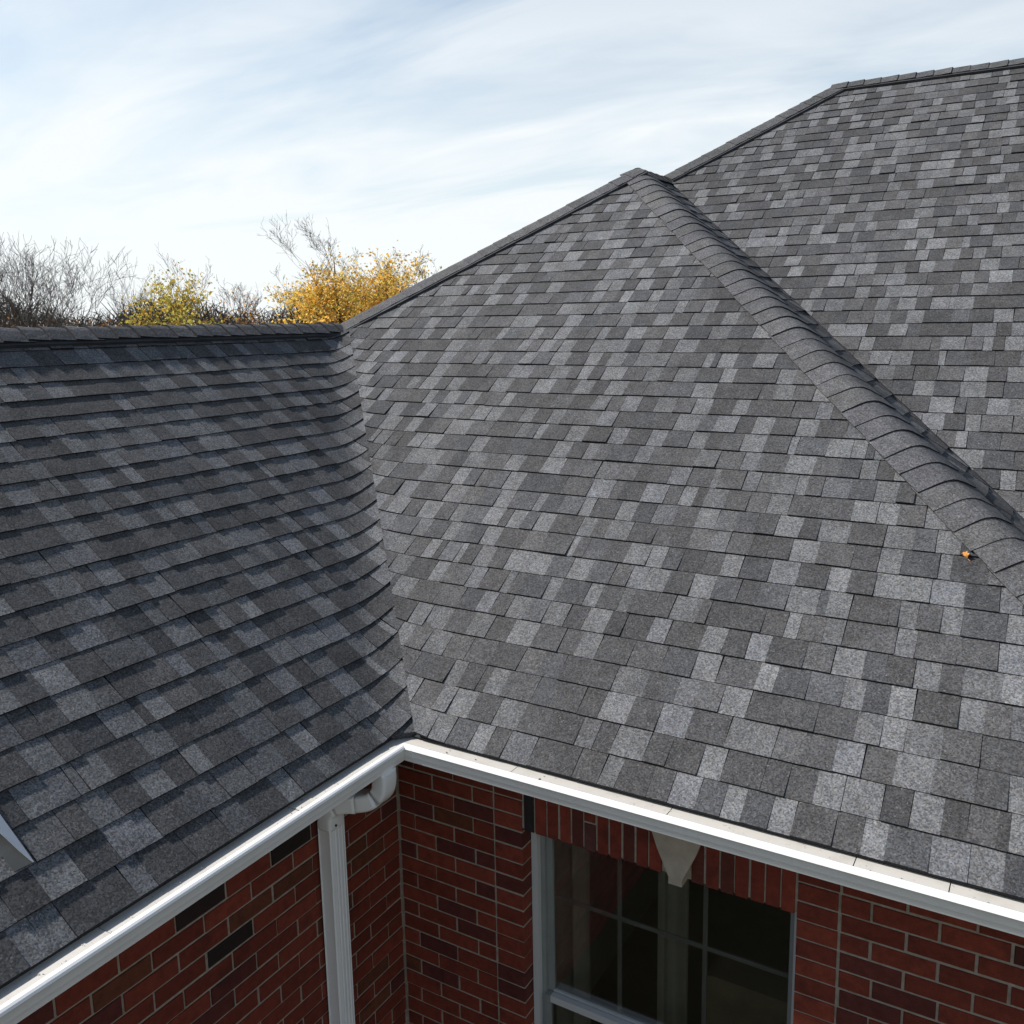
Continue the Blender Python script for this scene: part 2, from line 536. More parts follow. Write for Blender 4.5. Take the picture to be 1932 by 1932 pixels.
vl.sweep(rg, c=(.056, .057, .06)); vl.build('valley_lining', MT['shingle'], house)
nW = V3((-P, 0, 1)).normalized(); nN = V3((0, P, 1)).normalized()
YB = P2.y + (P2.z - zE) / P
deck('roof_slope', [V3((XW, YB, zE)), V3((XW, Y0, zE)), V3((VT.x, Y0, VT.z)), VT, P1, PM, P2], nW, MT['roofplain'])
deck('roof_slope', [V3((XR, YB, zE)), V3((XW, YB, zE)), P2, V3((XR, P2.y, P2.z))], nN, MT['roofplain'])

pieces.sort(key=lambda t: -t[0])
for sz, mb, sl in pieces[:300]:
    mb.build('shingle', MT['shingle'], slopes[sl])
rest = MB()
for sz, mb, sl in pieces[300:]: rest.join(mb)
tag(rest.build('shingles', MT['shingle'], house), 'granule coated asphalt shingles of the farther courses', kind='stuff')

# ------------------------------------------------------------------ ridge and hip caps
def cap_line(p0, p1, eA, eB, nA, nB, wing, lift, step=.14, seed=1, exposed_at=1, vent=False, arch=.034, butt=.012, gray=.078, round_=False, thk=.008):
    """caps from p0 to p1; the exposed (raised) end of each cap points to p1"""
    rr = random.Random(seed)
    dl = (p1 - p0); ln = dl.length; dl.normalize()
    half = math.acos(max(-1, min(1, nA.dot(nB)))) / 2
    crest = arch * math.sin(half) / 2 + .001
    def prof(s, h):
        h = h + crest * (max(0, 1 - (s / wing) ** 2) if round_ else 1)
        if s <= -arch: return eA * -s + nA * h
        if s >= arch: return eB * s + nB * h
        t = (s + arch) / (2 * arch)
        return eA * arch * (1 - t) ** 2 + eB * arch * t * t + (nA * (1 - t) + nB * t).normalized() * h
    if vent:
        ring = []
        for s, h in ((-wing - .02, -.004), (-wing - .02, .016), (-arch, .016), (0, .016), (arch, .016), (wing + .02, .016), (wing + .02, -.004), (0, -.02)):
            ring.append(prof(s, h))
        mb = MB(); mb.sweep([[p0 + q for q in ring], [p1 + q for q in ring]])
        mb.build('ridge_vent', MT['vent'], house)
    nn = int(round(ln / step)); st = ln / nn
    for i in range(nn):
        a0 = p0 + dl * (st * i - .045); a1 = p0 + dl * (st * (i + 1) + rr.uniform(-.004, .004))
        if i == 0: a0 = p0 + dl * .0
        v = max(.04, rr.gauss(gray * .78, .006)); w = rr.uniform(.97, 1.06)
        c = (v, v * 1.0, v * w)
        ss = [-wing, -wing * .72, -arch * 1.0, -arch * .6, -arch * .25, arch * .1, arch * .45, arch, wing * .7, wing]
        ja, jb = rr.uniform(-.006, .006), rr.uniform(-.006, .006)
        tw = rr.uniform(-.006, .006)
        hb = butt + rr.uniform(-.002, .003)
        def ring(a, h, e, off):
            pts = []
            for s in ss:
                s2 = s * (1 + (ja if s < 0 else jb) / wing)
                sag = .0 if e == 0 else -.003 * (abs(s) / wing) ** 2 + rr.uniform(-.0008, .0008)
                pts.append(a + dl * (tw * s / wing * e) + prof(s2, lift + h + sag))
            bot = []
            for s in reversed(ss):
                s2 = s * (1 + (ja if s < 0 else jb) / wing)
                bot.append(a + dl * (tw * s / wing * e) + prof(s2, lift + off))
            return pts + bot
        mb = MB(); mid = (a0 + a1) / 2
        mb.sweep([ring(a0, .0035, 0, -.004), ring(mid, .0035 + (hb - .0035) * .5, .5, -.001), ring(a1, hb, 1, hb - thk)], c=c)
        mb.c[-1] = CUT
        kk = 2 * len(ss)
        for seg in range(2):
            mb.c[seg * kk + len(ss) - 1] = CUT; mb.c[seg * kk + kk - 1] = CUT
        mb.build('ridge_cap' if abs(dl.z) < .01 else 'hip_cap', MT['shingle'], house)
dWs = V3((-1, 0, -P)).normalized(); dEs = V3((1, 0, -P)).normalized(); dSs = V3((0, -1, -P)).normalized(); dNs = V3((0, 1, -P)).normalized()
def perp(v, d):
    return (v - d * v.dot(d)).normalized()
hip1 = (P1 - VT).normalized(); hip2 = V3((1, -1, -P)).normalized()
# wing ridge: thick caps, their exposed ends toward the near end of the wing
cap_line(VT + V3((0, .02, 0)), V3((VT.x, Y0, VT.z)), dWs, dEs, nW, nL, .122, .0185, seed=2, vent=True, butt=.020, gray=.092, thk=.017)
# left hip, from the top down to the valley
cap_line(P1, VT, perp(dWs, hip1), perp(dSs, hip1), nW, nF, .135, .0175, seed=3, vent=True, butt=.0075, gray=.09)
# ridge stub then hip of the tall roof
cap_line(PM + V3((0, .03, 0)), P1 + V3((0, -.035, 0)), dWs, dEs, nW, nL, .14, .004, seed=4, butt=.010)
cap_line(P2, PM, perp(dWs, hip1), perp(dSs, hip1), nW, nF, .135, .0175, seed=5, vent=True, butt=.0075, gray=.09)
cap_line(P2 + V3((-.05, 0, 0)), V3((XR, P2.y, P2.z)), dNs, dSs, nN, nF, .12, .0175, seed=6, vent=True, step=.15)
# diagonal hip running to the lower right
HB = V3((XH, E.y, zE))
cap_line(P1 + hip2 * -.02, HB, perp(dSs, hip2), perp(dEs, hip2), nF, nL, .17, .002, seed=8, arch=.065, butt=.011, gray=.094)

# ------------------------------------------------------------------ walls and bricks
COURSE = .0807; MORT = .0095
ROW0 = -2.178 + CAMZ                      # a bed joint
WIN = dict(x0=-2.0, x1=-.745, z0=-4.125 + CAMZ, z1=-2.32 + CAMZ)
SOLD_TOP = ROW0 + COURSE
TOPZ = ROW0 + 3 * COURSE
core_f = MB()
yi = WFY + .007
core_f.box(WLX + .3, WIN['x0'] - .006, yi, yi + .2, 0, TOPZ + .03)
core_f.box(WIN['x1'] + .006, XH - .24, yi, yi + .2, 0, TOPZ + .03)
core_f.box(WIN['x0'] - .006, WIN['x1'] + .006, yi, yi + .2, WIN['z1'] + .006, TOPZ + .03)
core_f.box(WIN['x0'] - .006, WIN['x1'] + .006, yi, yi + .2, 0, WIN['z0'] - .006)
wall_f = core_f.build('wall', MT['mortar'], house)
wall_f['label'] = 'front brick wall with the window'
core_l = MB(); core_l.box(WLX - .2, WLX - .007, Y0 + .25, WFY + .3, 0, TOPZ + .03)
core_l.box(WLX - .007, WLX + .3, yi + .0, WFY + .2, 0, TOPZ + .03)
wall_l = core_l.build('wall', MT['mortar'], house)
wall_l['label'] = 'side brick wall of the left wing behind the downspout'

def brick_col(rr):
    u = rr.random()
    if u < .012: b = (.022, .013, .012)
    elif u < .15: b = (.085, .021, .016)
    elif u < .20: b = (.110, .034, .017)
    elif u < .62: b = (.135, .027, .0155)
    else: b = (.160, .032, .018)
    k = rr.uniform(.85, 1.15)
    return tuple(x * k for x in b)
bricks = []
def brick(wall, x0, x1, z0, z1, rr, c=None, axis='F'):
    j = rr.uniform(-.0022, .0022); t = rr.uniform(-.0012, .0012)
    x0 += rr.uniform(-.0015, .0025); x1 -= rr.uniform(-.0015, .0025); z0 += rr.uniform(-.0012, .002); z1 -= rr.uniform(-.0012, .002)
    c = c or brick_col(rr); mb = MB(); bv = .003
    fr = []; bk = []
    for (a, b) in ((x0, z0), (x1, z0), (x1, z1), (x0, z1)): bk.append((a, b))
    fr = [(x0 + bv, z0 + bv), (x1 - bv, z0 + bv), (x1 - bv, z1 - bv), (x0 + bv, z1 - bv)]
    def to3(a, b, dep):
        return V3((a, WFY + dep, b)) if axis == 'F' else V3((WLX - dep, a, b))
    r0 = [to3(a, b, .094) for a, b in bk]; r1 = [to3(a, b, .003 + j) for a, b in bk]; r2 = [to3(a + t, b + t * .6, j) for a, b in fr]
    if axis != 'F': pass
    mb.sweep([r0, r1, r2], c=c)  # back edge, front edge, eased face
    pc = [pix(p) for p in r2]; sz = 0
    if all(pc):
        cx = sum(p[0] for p in pc) / 4; cy = sum(p[1] for p in pc) / 4
        if -.03 < cx < 1.03 and cy < 1.03: sz = area(pc)
    bricks.append((sz, mb, wall))
rr = random.Random(21)
BLEN = .236
nrow = int((TOPZ) / COURSE) + 1
for k in range(-3, nrow):
    zt = ROW0 - k * COURSE; z1 = zt - MORT / 2; z0 = zt - COURSE + MORT / 2
    if z1 < .05: break
    if z0 < .0: z0 = .002
    # left part of the front wall: running bond, then a stacked pier beside the window
    def run(a, b, off, wall, axis):
        x = a - off
        while x < b:
            q0, q1 = max(x, a), min(x + BLEN, b)
            if q1 - q0 > .035: brick(wall, q0 + MORT / 2, q1 - MORT / 2, z0, z1, rr, axis=axis)
            x += BLEN
    off = (k % 2) * BLEN / 2 + rr.uniform(-.006, .006)
    run(WLX + .004, -2.158, off + .02, wall_f, 'F')
    beside = zt <= SOLD_TOP + .01 and zt > WIN['z0'] + .03
    brick(wall_f, -2.158 + MORT / 2, WIN['x0'] - .003, z0, z1, rr)
    brick(wall_f, WIN['x1'] + .003, -.580 - MORT / 2, z0, z1, rr)
    run(-.580, XH - .24, off + .115, wall_f, 'F')
    if not beside: run(WIN['x0'] + .004, WIN['x1'] - .004, off + .05, wall_f, 'F')
    run(Y0 + .25, WFY - .002, off + .05, wall_l, 'L')
# soldier course over the window
x = WIN['x0'] + .004; i = 0
while x < WIN['x1'] - .03:
    w = .0625
    mid = x + w / 2
    if not (-1.285 < mid < -1.195):
        if abs(mid - (-1.64)) < .03:
            brick(wall_f, x + .004, x + w - .004, WIN['z1'] + .135, SOLD_TOP - .005, rr)
            brick(wall_f, x + .004, x + w - .004, WIN['z1'], WIN['z1'] + .126, rr, (.09, .032, .028))
        else:
            brick(wall_f, x + .004, min(x + w - .004, WIN['x1'] - .002), WIN['z1'], SOLD_TOP - .005, rr,
                  (.022, .018, .018) if i == 0 else (R_.choice([(.15, .028, .017), (.185, .034, .02), (.09, .024, .017)])))
    x += w; i += 1
bricks.sort(key=lambda t: -t[0])
for sz, mb, wl in bricks[:300]: mb.build('brick', MT['brick'], wl)
rest = MB()
for sz, mb, wl in bricks[300:]: rest.join(mb)
tag(rest.build('bricks', MT['brick'], house), 'bricks lower down and farther along the walls', kind='stuff')
# keystone
ks = MB(); zt, zb = SOLD_TOP - .01, WIN['z1'] - .018
kx = -1.239
a = [(kx - .112, zt), (kx - .112 + .028, zt - .08), (kx - .030, zb + .03), (kx - .030, zb), (kx + .030, zb), (kx + .030, zb + .03), (kx + .112 - .028, zt - .08), (kx + .112, zt)]
ks.prism([(q[0], WFY - .028, q[1]) for q in a][::-1], [(q[0], WFY + .05, q[1]) for q in a][::-1])
ks.build('keystone', MT['stone'], house)

# walls that the photograph does not show, so that the house is whole
far = MB()
far.box(XW + .23, XW + .43, Y0 + .25, YB - .23, 0, TOPZ + .02)
far.box(XW + .43, XR - .3, YB - .43, YB - .23, 0, TOPZ + .02)
far.box(XR - .3, XR - .1, EB.y + .23, YB - .23, 0, TOPZ + .02)
far.box(XH - .24, XR - .3, EB.y + .23, EB.y + .43, 0, TOPZ + .02)
far.box(XH - .44, XH - .24, yi + .2, EB.y + .43, 0, TOPZ + .02)
far.box(XW + .43, WLX - .2, Y0 + .25, Y0 + .45, 0, TOPZ + .02)
# gables at the open ends
zz = TOPZ + .02
far.prism([V3((XW + .3, Y0 + .25, zz)), V3((WLX - .1, Y0 + .25, zz)), V3((VT.x, Y0 + .25, VT.z - .12))], [V3((XW + .3, Y0 + .4, zz)), V3((WLX - .1, Y0 + .4, zz)), V3((VT.x, Y0 + .4, VT.z - .12))])
far.prism([V3((XR - .2, EB.y + .3, zz)), V3((XR - .2, YB - .3, zz)), V3((XR - .2, P2.y, P2.z - .12))], [V3((XR - .1, EB.y + .3, zz)), V3((XR - .1, YB - .3, zz)), V3((XR - .1, P2.y, P2.z - .12))])
far.build('wall', MT['brickfar'], house)

# soffit and fascia along the two visible eaves
sf = MB(); zs = C.z - .078
FO = .142
sf.box(WLX - .02, C.x - FO, Y0, C.y + FO, zs - .012, zs)
sf.box(C.x - FO, XH, C.y + FO, WFY + .02, zs - .012, zs)
sf.box(WLX - .02, C.x - FO, C.y + FO, WFY + .02, zs - .012, zs)
sf.build('soffit', MT['soffit'], house)
fa = MB()
fa.box(C.x - FO - .02, C.x - FO, Y0, C.y + FO + .02, zs, C.z + .004)
fa.box(C.x - FO, XH, C.y + FO, C.y + FO + .02, zs, C.z + .004)
fa.build('fascia', MT['gutter'], house)
de = MB()
de.box(E.x - .06, E.x - .012, Y0, E.y + .02, E.z - .0155, E.z - .0045 + .0)
de.box(E.x - .012, XH, E.y + .012, E.y + .06, E.z - .0155, E.z - .0045)
de.build('drip_edge', MT['drip'], house)

# ------------------------------------------------------------------ gutters with guard panels
GP = [(-.030, .0125), (-.026, .0145), (-.012, .0145), (-.004, .010), (0, .002), (-.003, -.003), (-.007, -.012), (-.011, -.024), (-.014, -.036), (-.019, -.048), (-.022, -.058), (-.024, -.067),
      (-.138, -.067), (-.138, .004), (-.136, .004), (-.136, -.064), (-.027, -.064), (-.022, -.048), (-.014, -.024), (-.006, -.003), (-.009, .009), (-.030, .0105)]
gl = MB(); gl.sweep([[(C.x + o, Y0, C.z + z) for o, z in GP], [(C.x + o, C.y - o, C.z + z) for o, z in GP]])
gut_l = gl.build('gutter', MT['gutter'], house); gut_l['label'] = 'white gutter of the left wing with the downspout'
gr = MB(); gr.sweep([[(C.x + o, C.y - o, C.z + z) for o, z in GP], [(XH - o * 0 + .02, C.y - o, C.z + z) for o, z in GP]])
gut_r = gr.build('gutter', MT['gutter'], house); gut_r['label'] = 'white gutter along the front eave above the window'
# corner seam strip
cs = MB()
seam = [(o + (.0012 if z < .01 else 0), z + (.0012 if z > .005 else 0)) for o, z in GP[2:12]]
inner = [(o - .003, z - .002) for o, z in reversed(seam)]
ring = seam + inner
cs.sweep([[(C.x + .03 + 0 * o, C.y - o, C.z + z) for o, z in ring], [(C.x + .034, C.y - o, C.z + z) for o, z in ring]])
cs.build('seam', MT['gutter'], gut_r)
rr = random.Random(5)
def panel(gut, a, b, axis):
    t = rr.uniform(-.0015, .0015)
    za, zb2 = C.z + .0085 + t, C.z + .0095 + t
    pts = [(-.026, za), (-.09, za - .002), (-.137, zb2 - .002)]
    mb = MB()
    ringp = [(o, z) for o, z in pts] + [(o, z - .003) for o, z in reversed(pts)]
    if axis == 'R': rs = [[(s if not mit else C.x + o * 1.0, C.y - o, z) for o, z in ringp] for s, mit in ((a, a is None), (b, False))]
    else: rs = [[(C.x + o, (s if s is not None else C.y - o), z) for o, z in ringp] for s in (a, b)]
    mb.sweep(rs); mb.build('guard_panel', MT['guard'], gut)
js = [None, -1.880, -1.18, -.493, -.190, .45, XH]
for a, b in zip(js[:-1], js[1:]): panel(gut_r, None if a is None else a + .0018, b - .0018, 'R')
js = [Y0, -2.2, -1.3, -.4, .55, 1.52, 2.33, None]
for a, b in zip(js[:-1], js[1:]): panel(gut_l, a + .0018, None if b is None else b - .0018, 'L')

rr = random.Random(91); gt = MB()
for i in range(230):
    if rr.random() < .6: p = V3((C.x - rr.uniform(.03, .085), rr.uniform(.4, 2.8), C.z + .0095))
    else: p = V3((rr.uniform(-2.3, .6), C.y + rr.uniform(.03, .085), C.z + .0095))
    r = rr.uniform(.0012, .0035); v = rr.choice([.05, .12, .4, .55])
    pts_ = [p + V3((rr.gauss(0, r), rr.gauss(0, r), rr.uniform(0, r))) for _ in range(4)]
    gt.add(pts_, [(0, 1, 2), (0, 2, 3), (0, 3, 1), (1, 3, 2)], (v, v * .95, v * .86))
tag(gt.build('grit', MT['shingle'], house), 'crumbs of grit lying on the gutter guards', kind='stuff')

# ------------------------------------------------------------------ downspout
ds = empty('downspout', (WLX + .045, 2.734, 0), house)
hx, hy = .039, .049
def rect_ring(p, fx, fy, ribs=True):
    """fx: depth direction (towards the wall), fy: width direction"""
    if not ribs:
        rg = []
        for sx, sy, a0 in ((1, 1, 0), (-1, 1, 90), (-1, -1, 180), (1, -1, 270)):
            for a in (0, 22, 45, 68, 90):
                t = math.radians(a0 + a); rc = .016
                rg.append(p + fx * (sx * (hx - rc) + rc * math.cos(t)) + fy * (sy * (hy - rc) + rc * math.sin(t)))
        return rg
    pts = []
    prof = [(-hx, -hy), (hx, -hy)]
    ringp = []
    m_ = [(-1, -1), (1, -1), (1, 1), (-1, 1)]
    for sx, sy in m_:
        for dx, dy in ((.86, 1), (1, .86)) if (sx * sy > 0) else ((1, .86), (.86, 1)):
            ringp.append((sx * hx * dx, sy * hy * dy))
        if (sx, sy) == (1, -1):          # grooves on the front face
            for yy, dd in ((-.5, 0), (-.42, -.003), (-.34, -.003), (-.26, 0), (-.08, 0), (0, -.003), (.08, -.003), (.16, 0), (.34, 0), (.42, -.003), (.5, -.003), (.58, 0)):
                ringp.append((hx + dd, yy * hy))
    return [p + fx * a + fy * b for a, b in ringp]
zb = CAMZ
pth = [V3((-2.462, 2.825, C.z - .068)), V3((-2.462, 2.825, C.z - .105)), V3((-2.466, 2.824, C.z - .14)), V3((-2.482, 2.817, C.z - .172)), V3((-2.508, 2.807, C.z - .196)),
       V3((-2.545, 2.792, C.z - .210)), V3((-2.60, 2.770, C.z - .222)), V3((-2.645, 2.752, C.z - .235)), V3((-2.672, 2.741, C.z - .255)), V3((WLX + .046, 2.735, C.z - .29)), V3((WLX + .046, 2.735, C.z - .33))]
def smooth(pp, n=4):
    o = []
    for i in range(len(pp) - 1):
        a, b, c, d = pp[max(i - 1, 0)], pp[i], pp[i + 1], pp[min(i + 2, len(pp) - 1)]
        for k in range(n):
            t = k / n
            o.append(.5 * ((2 * b) + (c - a) * t + (2 * a - 5 * b + 4 * c - d) * t * t + (3 * b - a - 3 * c + d) * t ** 3))
    return o + [pp[-1]]
pth = smooth([V3((-2.458, 2.845, C.z - .066)), V3((-2.458, 2.845, C.z - .115)), V3((-2.468, 2.840, C.z - .165)), V3((-2.505, 2.822, C.z - .203)), V3((-2.56, 2.796, C.z - .216)),
              V3((-2.61, 2.772, C.z - .220)), V3((-2.655, 2.750, C.z - .236)), V3((-2.679, 2.738, C.z - .268)), V3((WLX + .046, 2.735, C.z - .30)), V3((WLX + .046, 2.735, C.z - .335))])
def ring_at(i, pth, sc=1.0):
    d = (pth[min(i + 1, len(pth) - 1)] - pth[max(i - 1, 0)]).normalized()
    fy = V3((0, 1, 0)); fy = (fy - d * fy.dot(d)).normalized(); fx = fy.cross(d) * -1
    # keep fx pointing up/out
    if fx.dot(V3((1, 0, .8))) < 0: fx = -fx
    return rect_ring(pth[i], fx * sc, fy * sc, False)
e1 = MB(); e1.sweep([ring_at(i, pth, .97) for i in range(0, 18)]); e1.build('elbow', MT['gutter'], ds, smooth=True)
e2 = MB(); e2.sweep([ring_at(i, pth, 1.03) for i in range(17, len(pth))]); e2.build('elbow', MT['gutter'], ds, smooth=True)
pipe = MB(); bx = WLX + .046
tops = [V3((bx, 2.735, C.z - .30)), V3((bx, 2.735, 1.2)), V3((bx, 2.735, .35))]
pipe.sweep([rect_ring(p, V3((1, 0, 0)), V3((0, 1, 0))) for p in tops]); pipe.build('pipe', MT['gutter'], ds)
foot = [V3((bx, 2.735, .36)), V3((bx, 2.735, .22)), V3((bx + .03, 2.735, .14)), V3((bx + .14, 2.735, .09)), V3((bx + .3, 2.735, .06))]
e3 = MB(); e3.sweep([ring_at(i, foot, 1.03) for i in range(5)]); e3.build('elbow', MT['gutter'], ds, smooth=True)
sc_ = MB()
sc_.tube([V3((bx + .0395, 2.722, C.z - .318)), V3((bx + .0455, 2.722, C.z - .318))], [.006, .005], 8)
sc_.add([(bx + .0455, 2.722 + .005 * math.cos(t * .785), C.z - .318 + .005 * math.sin(t * .785)) for t in range(8)], [tuple(range(8))])
sc_.build('screw', MT['drip'], ds)

# ------------------------------------------------------------------ window
win = empty('window', ((WIN['x0'] + WIN['x1']) / 2, WFY + .12, WIN['z0']), house)
x0, x1, z0, z1 = WIN['x0'], WIN['x1'], WIN['z0'], WIN['z1']
yf = WFY + .078
fm = MB()
fm.box(x0, x0 + .032, yf, yf + .10, z0, z1); fm.box(x1 - .022, x1, yf, yf + .10, z0, z1)
fm.box(x0 + .032, x1 - .022, yf + .002, yf + .10, z1 - .045, z1); fm.box(x0 + .032, x1 - .022, yf + .002, yf + .10, z0, z0 + .04)
fm.build('frame', MT['frame'], win)
for q0, q1 in ((x0 + .032, x0 + .056), (x1 - .034, x1 - .022)):
    fm = MB(); fm.box(q0, q1, yf + .03, yf + .10, z0 + .04, z1 - .045); fm.build('liner', MT['liner'], win)
zr = -3.235 + CAMZ
def sash(za, zb2, y):
    s = empty('sash', ((x0 + x1) / 2, y, za), win)
    a, b = x0 + .056, x1 - .034
    for q0, q1 in ((a, a + .028), (b - .016, b)):
        st = MB(); st.box(q0, q1, y, y + .03, za, zb2); st.build('stile', MT['liner'], s)
    for q0, q1 in ((za, za + .045), (zb2 - .035, zb2)):
        st = MB(); st.box(a + .028, b - .016, y + .001, y + .03, q0, q1); st.build('rail', MT['frame'], s)
    gla = MB(); gla.box(a + .024, b - .012, y + .014, y + .018, za + .04, zb2 - .03)
    gla.build('pane', MT['glass'], s)
    for xx in (-1.575, -1.165):
        mm = MB(); mm.box(xx - .0105, xx + .0105, y + .0195, y + .026, za + .045, zb2 - .035); mm.build('muntin', MT['bar'], s)
    zm = (za + zb2) / 2 + .03 if za > zr - .01 else (za + zb2) / 2
    if za > zr - .05: zm = -2.72 + CAMZ
    for q0, q1 in ((a + .028, -1.5857), (-1.5643, -1.1757), (-1.1543, b - .016)):
        mm = MB(); mm.box(q0, q1, y + .0197, y + .0258, zm - .0105, zm + .0105); mm.build('muntin', MT['bar'], s)
sash(zr - .02, z1 - .045, yf + .05)
sash(z0 + .04, zr + .02, yf + .014)
sill = MB(); sill.prism([(x0 - .0, WFY - .03, z0 - .09), (x1, WFY - .03, z0 - .09), (x1, WFY + .1, z0 - .09), (x0, WFY + .1, z0 - .09)],
                        [(x0, WFY - .03, z0 - .02), (x1, WFY - .03, z0 - .02), (x1, WFY + .1, z0 - .002), (x0, WFY + .1, z0 - .002)])
sill.build('sill', MT['stone'], win)

# the room behind the window
rm = MB()
ra, rb, rc, rd = -2.45, .4, yi + .2, 6.4
rm.box(ra - .1, ra, rc, rd, .0, 2.5); rm.box(rb, rb + .1, rc, rd, 0, 2.5); rm.box(ra, rb, rd, rd + .1, 0, 2.5); rm.box(ra, rb, rc, rd, 2.45, 2.55)
rm.build('room', MT['room'], house)
rf = MB(); rf.box(ra, rb, rc, rd, .02, .12); rf.build('room_floor', MT['roomfloor'], house)
def curtain(xa, xb, y, label):
    mb = MB(); nn = 28
    f = []; b = []
    for i in range(nn + 1):
        t = i / nn; xx = xa + (xb - xa) * t; yy = y + .022 * math.sin(t * (xb - xa) * 62) + .008 * math.sin(t * 17)
        f.append((xx, yy)); b.append((xx, yy + .006))
    rg = f + b[::-1]
    mb.sweep([[(p[0], p[1], .25) for p in rg], [(p[0] * 1.0, p[1], 2.4) for p in rg]])
    tag(mb.build('curtain', MT['curtain'], smooth=False), label, 'curtain')
curtain(-2.06, -1.80, 3.56, 'pale curtain hanging inside the window at its left edge')
curtain(-1.455, -1.30, 3.57, 'cream curtain added inside the window below the keystone, standing in for a reflected column')  # added cloth in place of the pale column reflected in the pane
sofa = empty('stand_in_chair', (-.85, 4.1, .12))  # added chair shape; its tan cloth stands in for a reflection in the glass
sb = MB()
def rbox(mb, x0, x1, y0, y1, z0, z1, r=.05):
    rg = []
    for (cx, cz, a0) in ((x1 - r, z1 - r, 0), (x0 + r, z1 - r, 90), (x0 + r, z0 + r, 180), (x1 - r, z0 + r, 270)):
        for a in (0, 30, 60, 90): rg.append((cx + r * math.cos(math.radians(a0 + a)), cz + r * math.sin(math.radians(a0 + a))))
    mb.sweep([[(p[0], y, p[1]) for p in rg] for y in (y0, y1)])
rbox(sb, -1.3, -.1, 3.78, 3.98, .3, 1.44); sb.build('backrest', MT['sofa'], sofa)
sb = MB(); rbox(sb, -1.18, -.22, 3.99, 4.6, .35, .62); sb.build('seat', MT['sofa'], sofa)
for q in ((-1.3, -1.19), (-.21, -.1)):
    sb = MB(); rbox(sb, q[0], q[1], 3.985, 4.6, .2, .82); sb.build('armrest', MT['sofa'], sofa)
for lx in (-1.24, -.16):
    for ly in (3.86, 4.52):
        sb = MB(); sb.tube([V3((lx, ly, .12)), V3((lx, ly, .33))], [.022, .03], 8); sb.build('leg', MT['roomfloor'], sofa)
tag(sofa, 'tan high-backed chair added inside the window at lower right, standing in for a reflection', 'stand_in_chair')

# ------------------------------------------------------------------ small things on the roof
st = empty('metal_strip', W(-2.80, 1.44, -1.65))
def onL(x, y, h=0): return V3((x, y, E.z + P * (E.x - x))) + nL * h
A0, A1 = onL(-2.734, 1.464, .012), onL(-2.736, 1.403, .012)
up_ = wL
mb = MB()
ln_ = .62
mb.prism([A0 - nL * .003, A1 - nL * .003, A1 + up_ * ln_ - nL * .003, A0 + up_ * ln_ - nL * .003], [A0, A1, A1 + up_ * ln_, A0 + up_ * ln_])
mb.build('plate', MT['plate'], st)
mb = MB()
B0 = A0 + nL * .002; B1 = A0 + up_ * ln_ + nL * .002
top = [B0 + up_ * .002 + V3((0, -.004, 0)), A0 + up_ * .05 + V3((0, -.022, 0)) + nL * .014, A0 + up_ * .16 + V3((0, -.05, 0)) + nL * .03, B1 + V3((0, -.05, 0)) + nL * .03]
bot = [B0, A0 + up_ * .05 + nL * .002, A0 + up_ * .16 + nL * .002, B1]
for i in range(3):
    q = [bot[i], bot[i + 1], top[i + 1], top[i]]
    mb.prism([p + V3((0, .0, -.0015)) for p in q], [p + nL * .0015 for p in q])
mb.build('folded_edge', MT['metal'], st)
tag(st, 'pale grey folded metal strip lying on the left wing shingles at the picture edge', 'flashing')

lf = MB()
lp = V3((-.292, 4.176, E.z + P * (4.176 - E.y))) + nF * .016
u1 = (X * .8 + wF * .5).normalized(); v1 = nF.cross(u1)
outl = [(0, -.028), (.012, -.016), (.022, -.012), (.014, .0), (.020, .012), (.008, .014), (0, .026), (-.009, .013), (-.020, .010), (-.013, -.002), (-.021, -.013), (-.010, -.015)]
tp = [lp + u1 * a * .72 + v1 * b * .72 + nF * (.012 * abs(a) / .02) for a, b in outl]
lf.prism([p - nF * .0008 for p in tp], [p for p in tp])
lf.tube([lp - v1 * .026, lp - v1 * .046 + nF * .008], [.0013, .001], 5)
tag(lf.build('fallen_leaf', MT['orange']), 'small orange fallen leaf beside the diagonal hip caps', 'leaf')

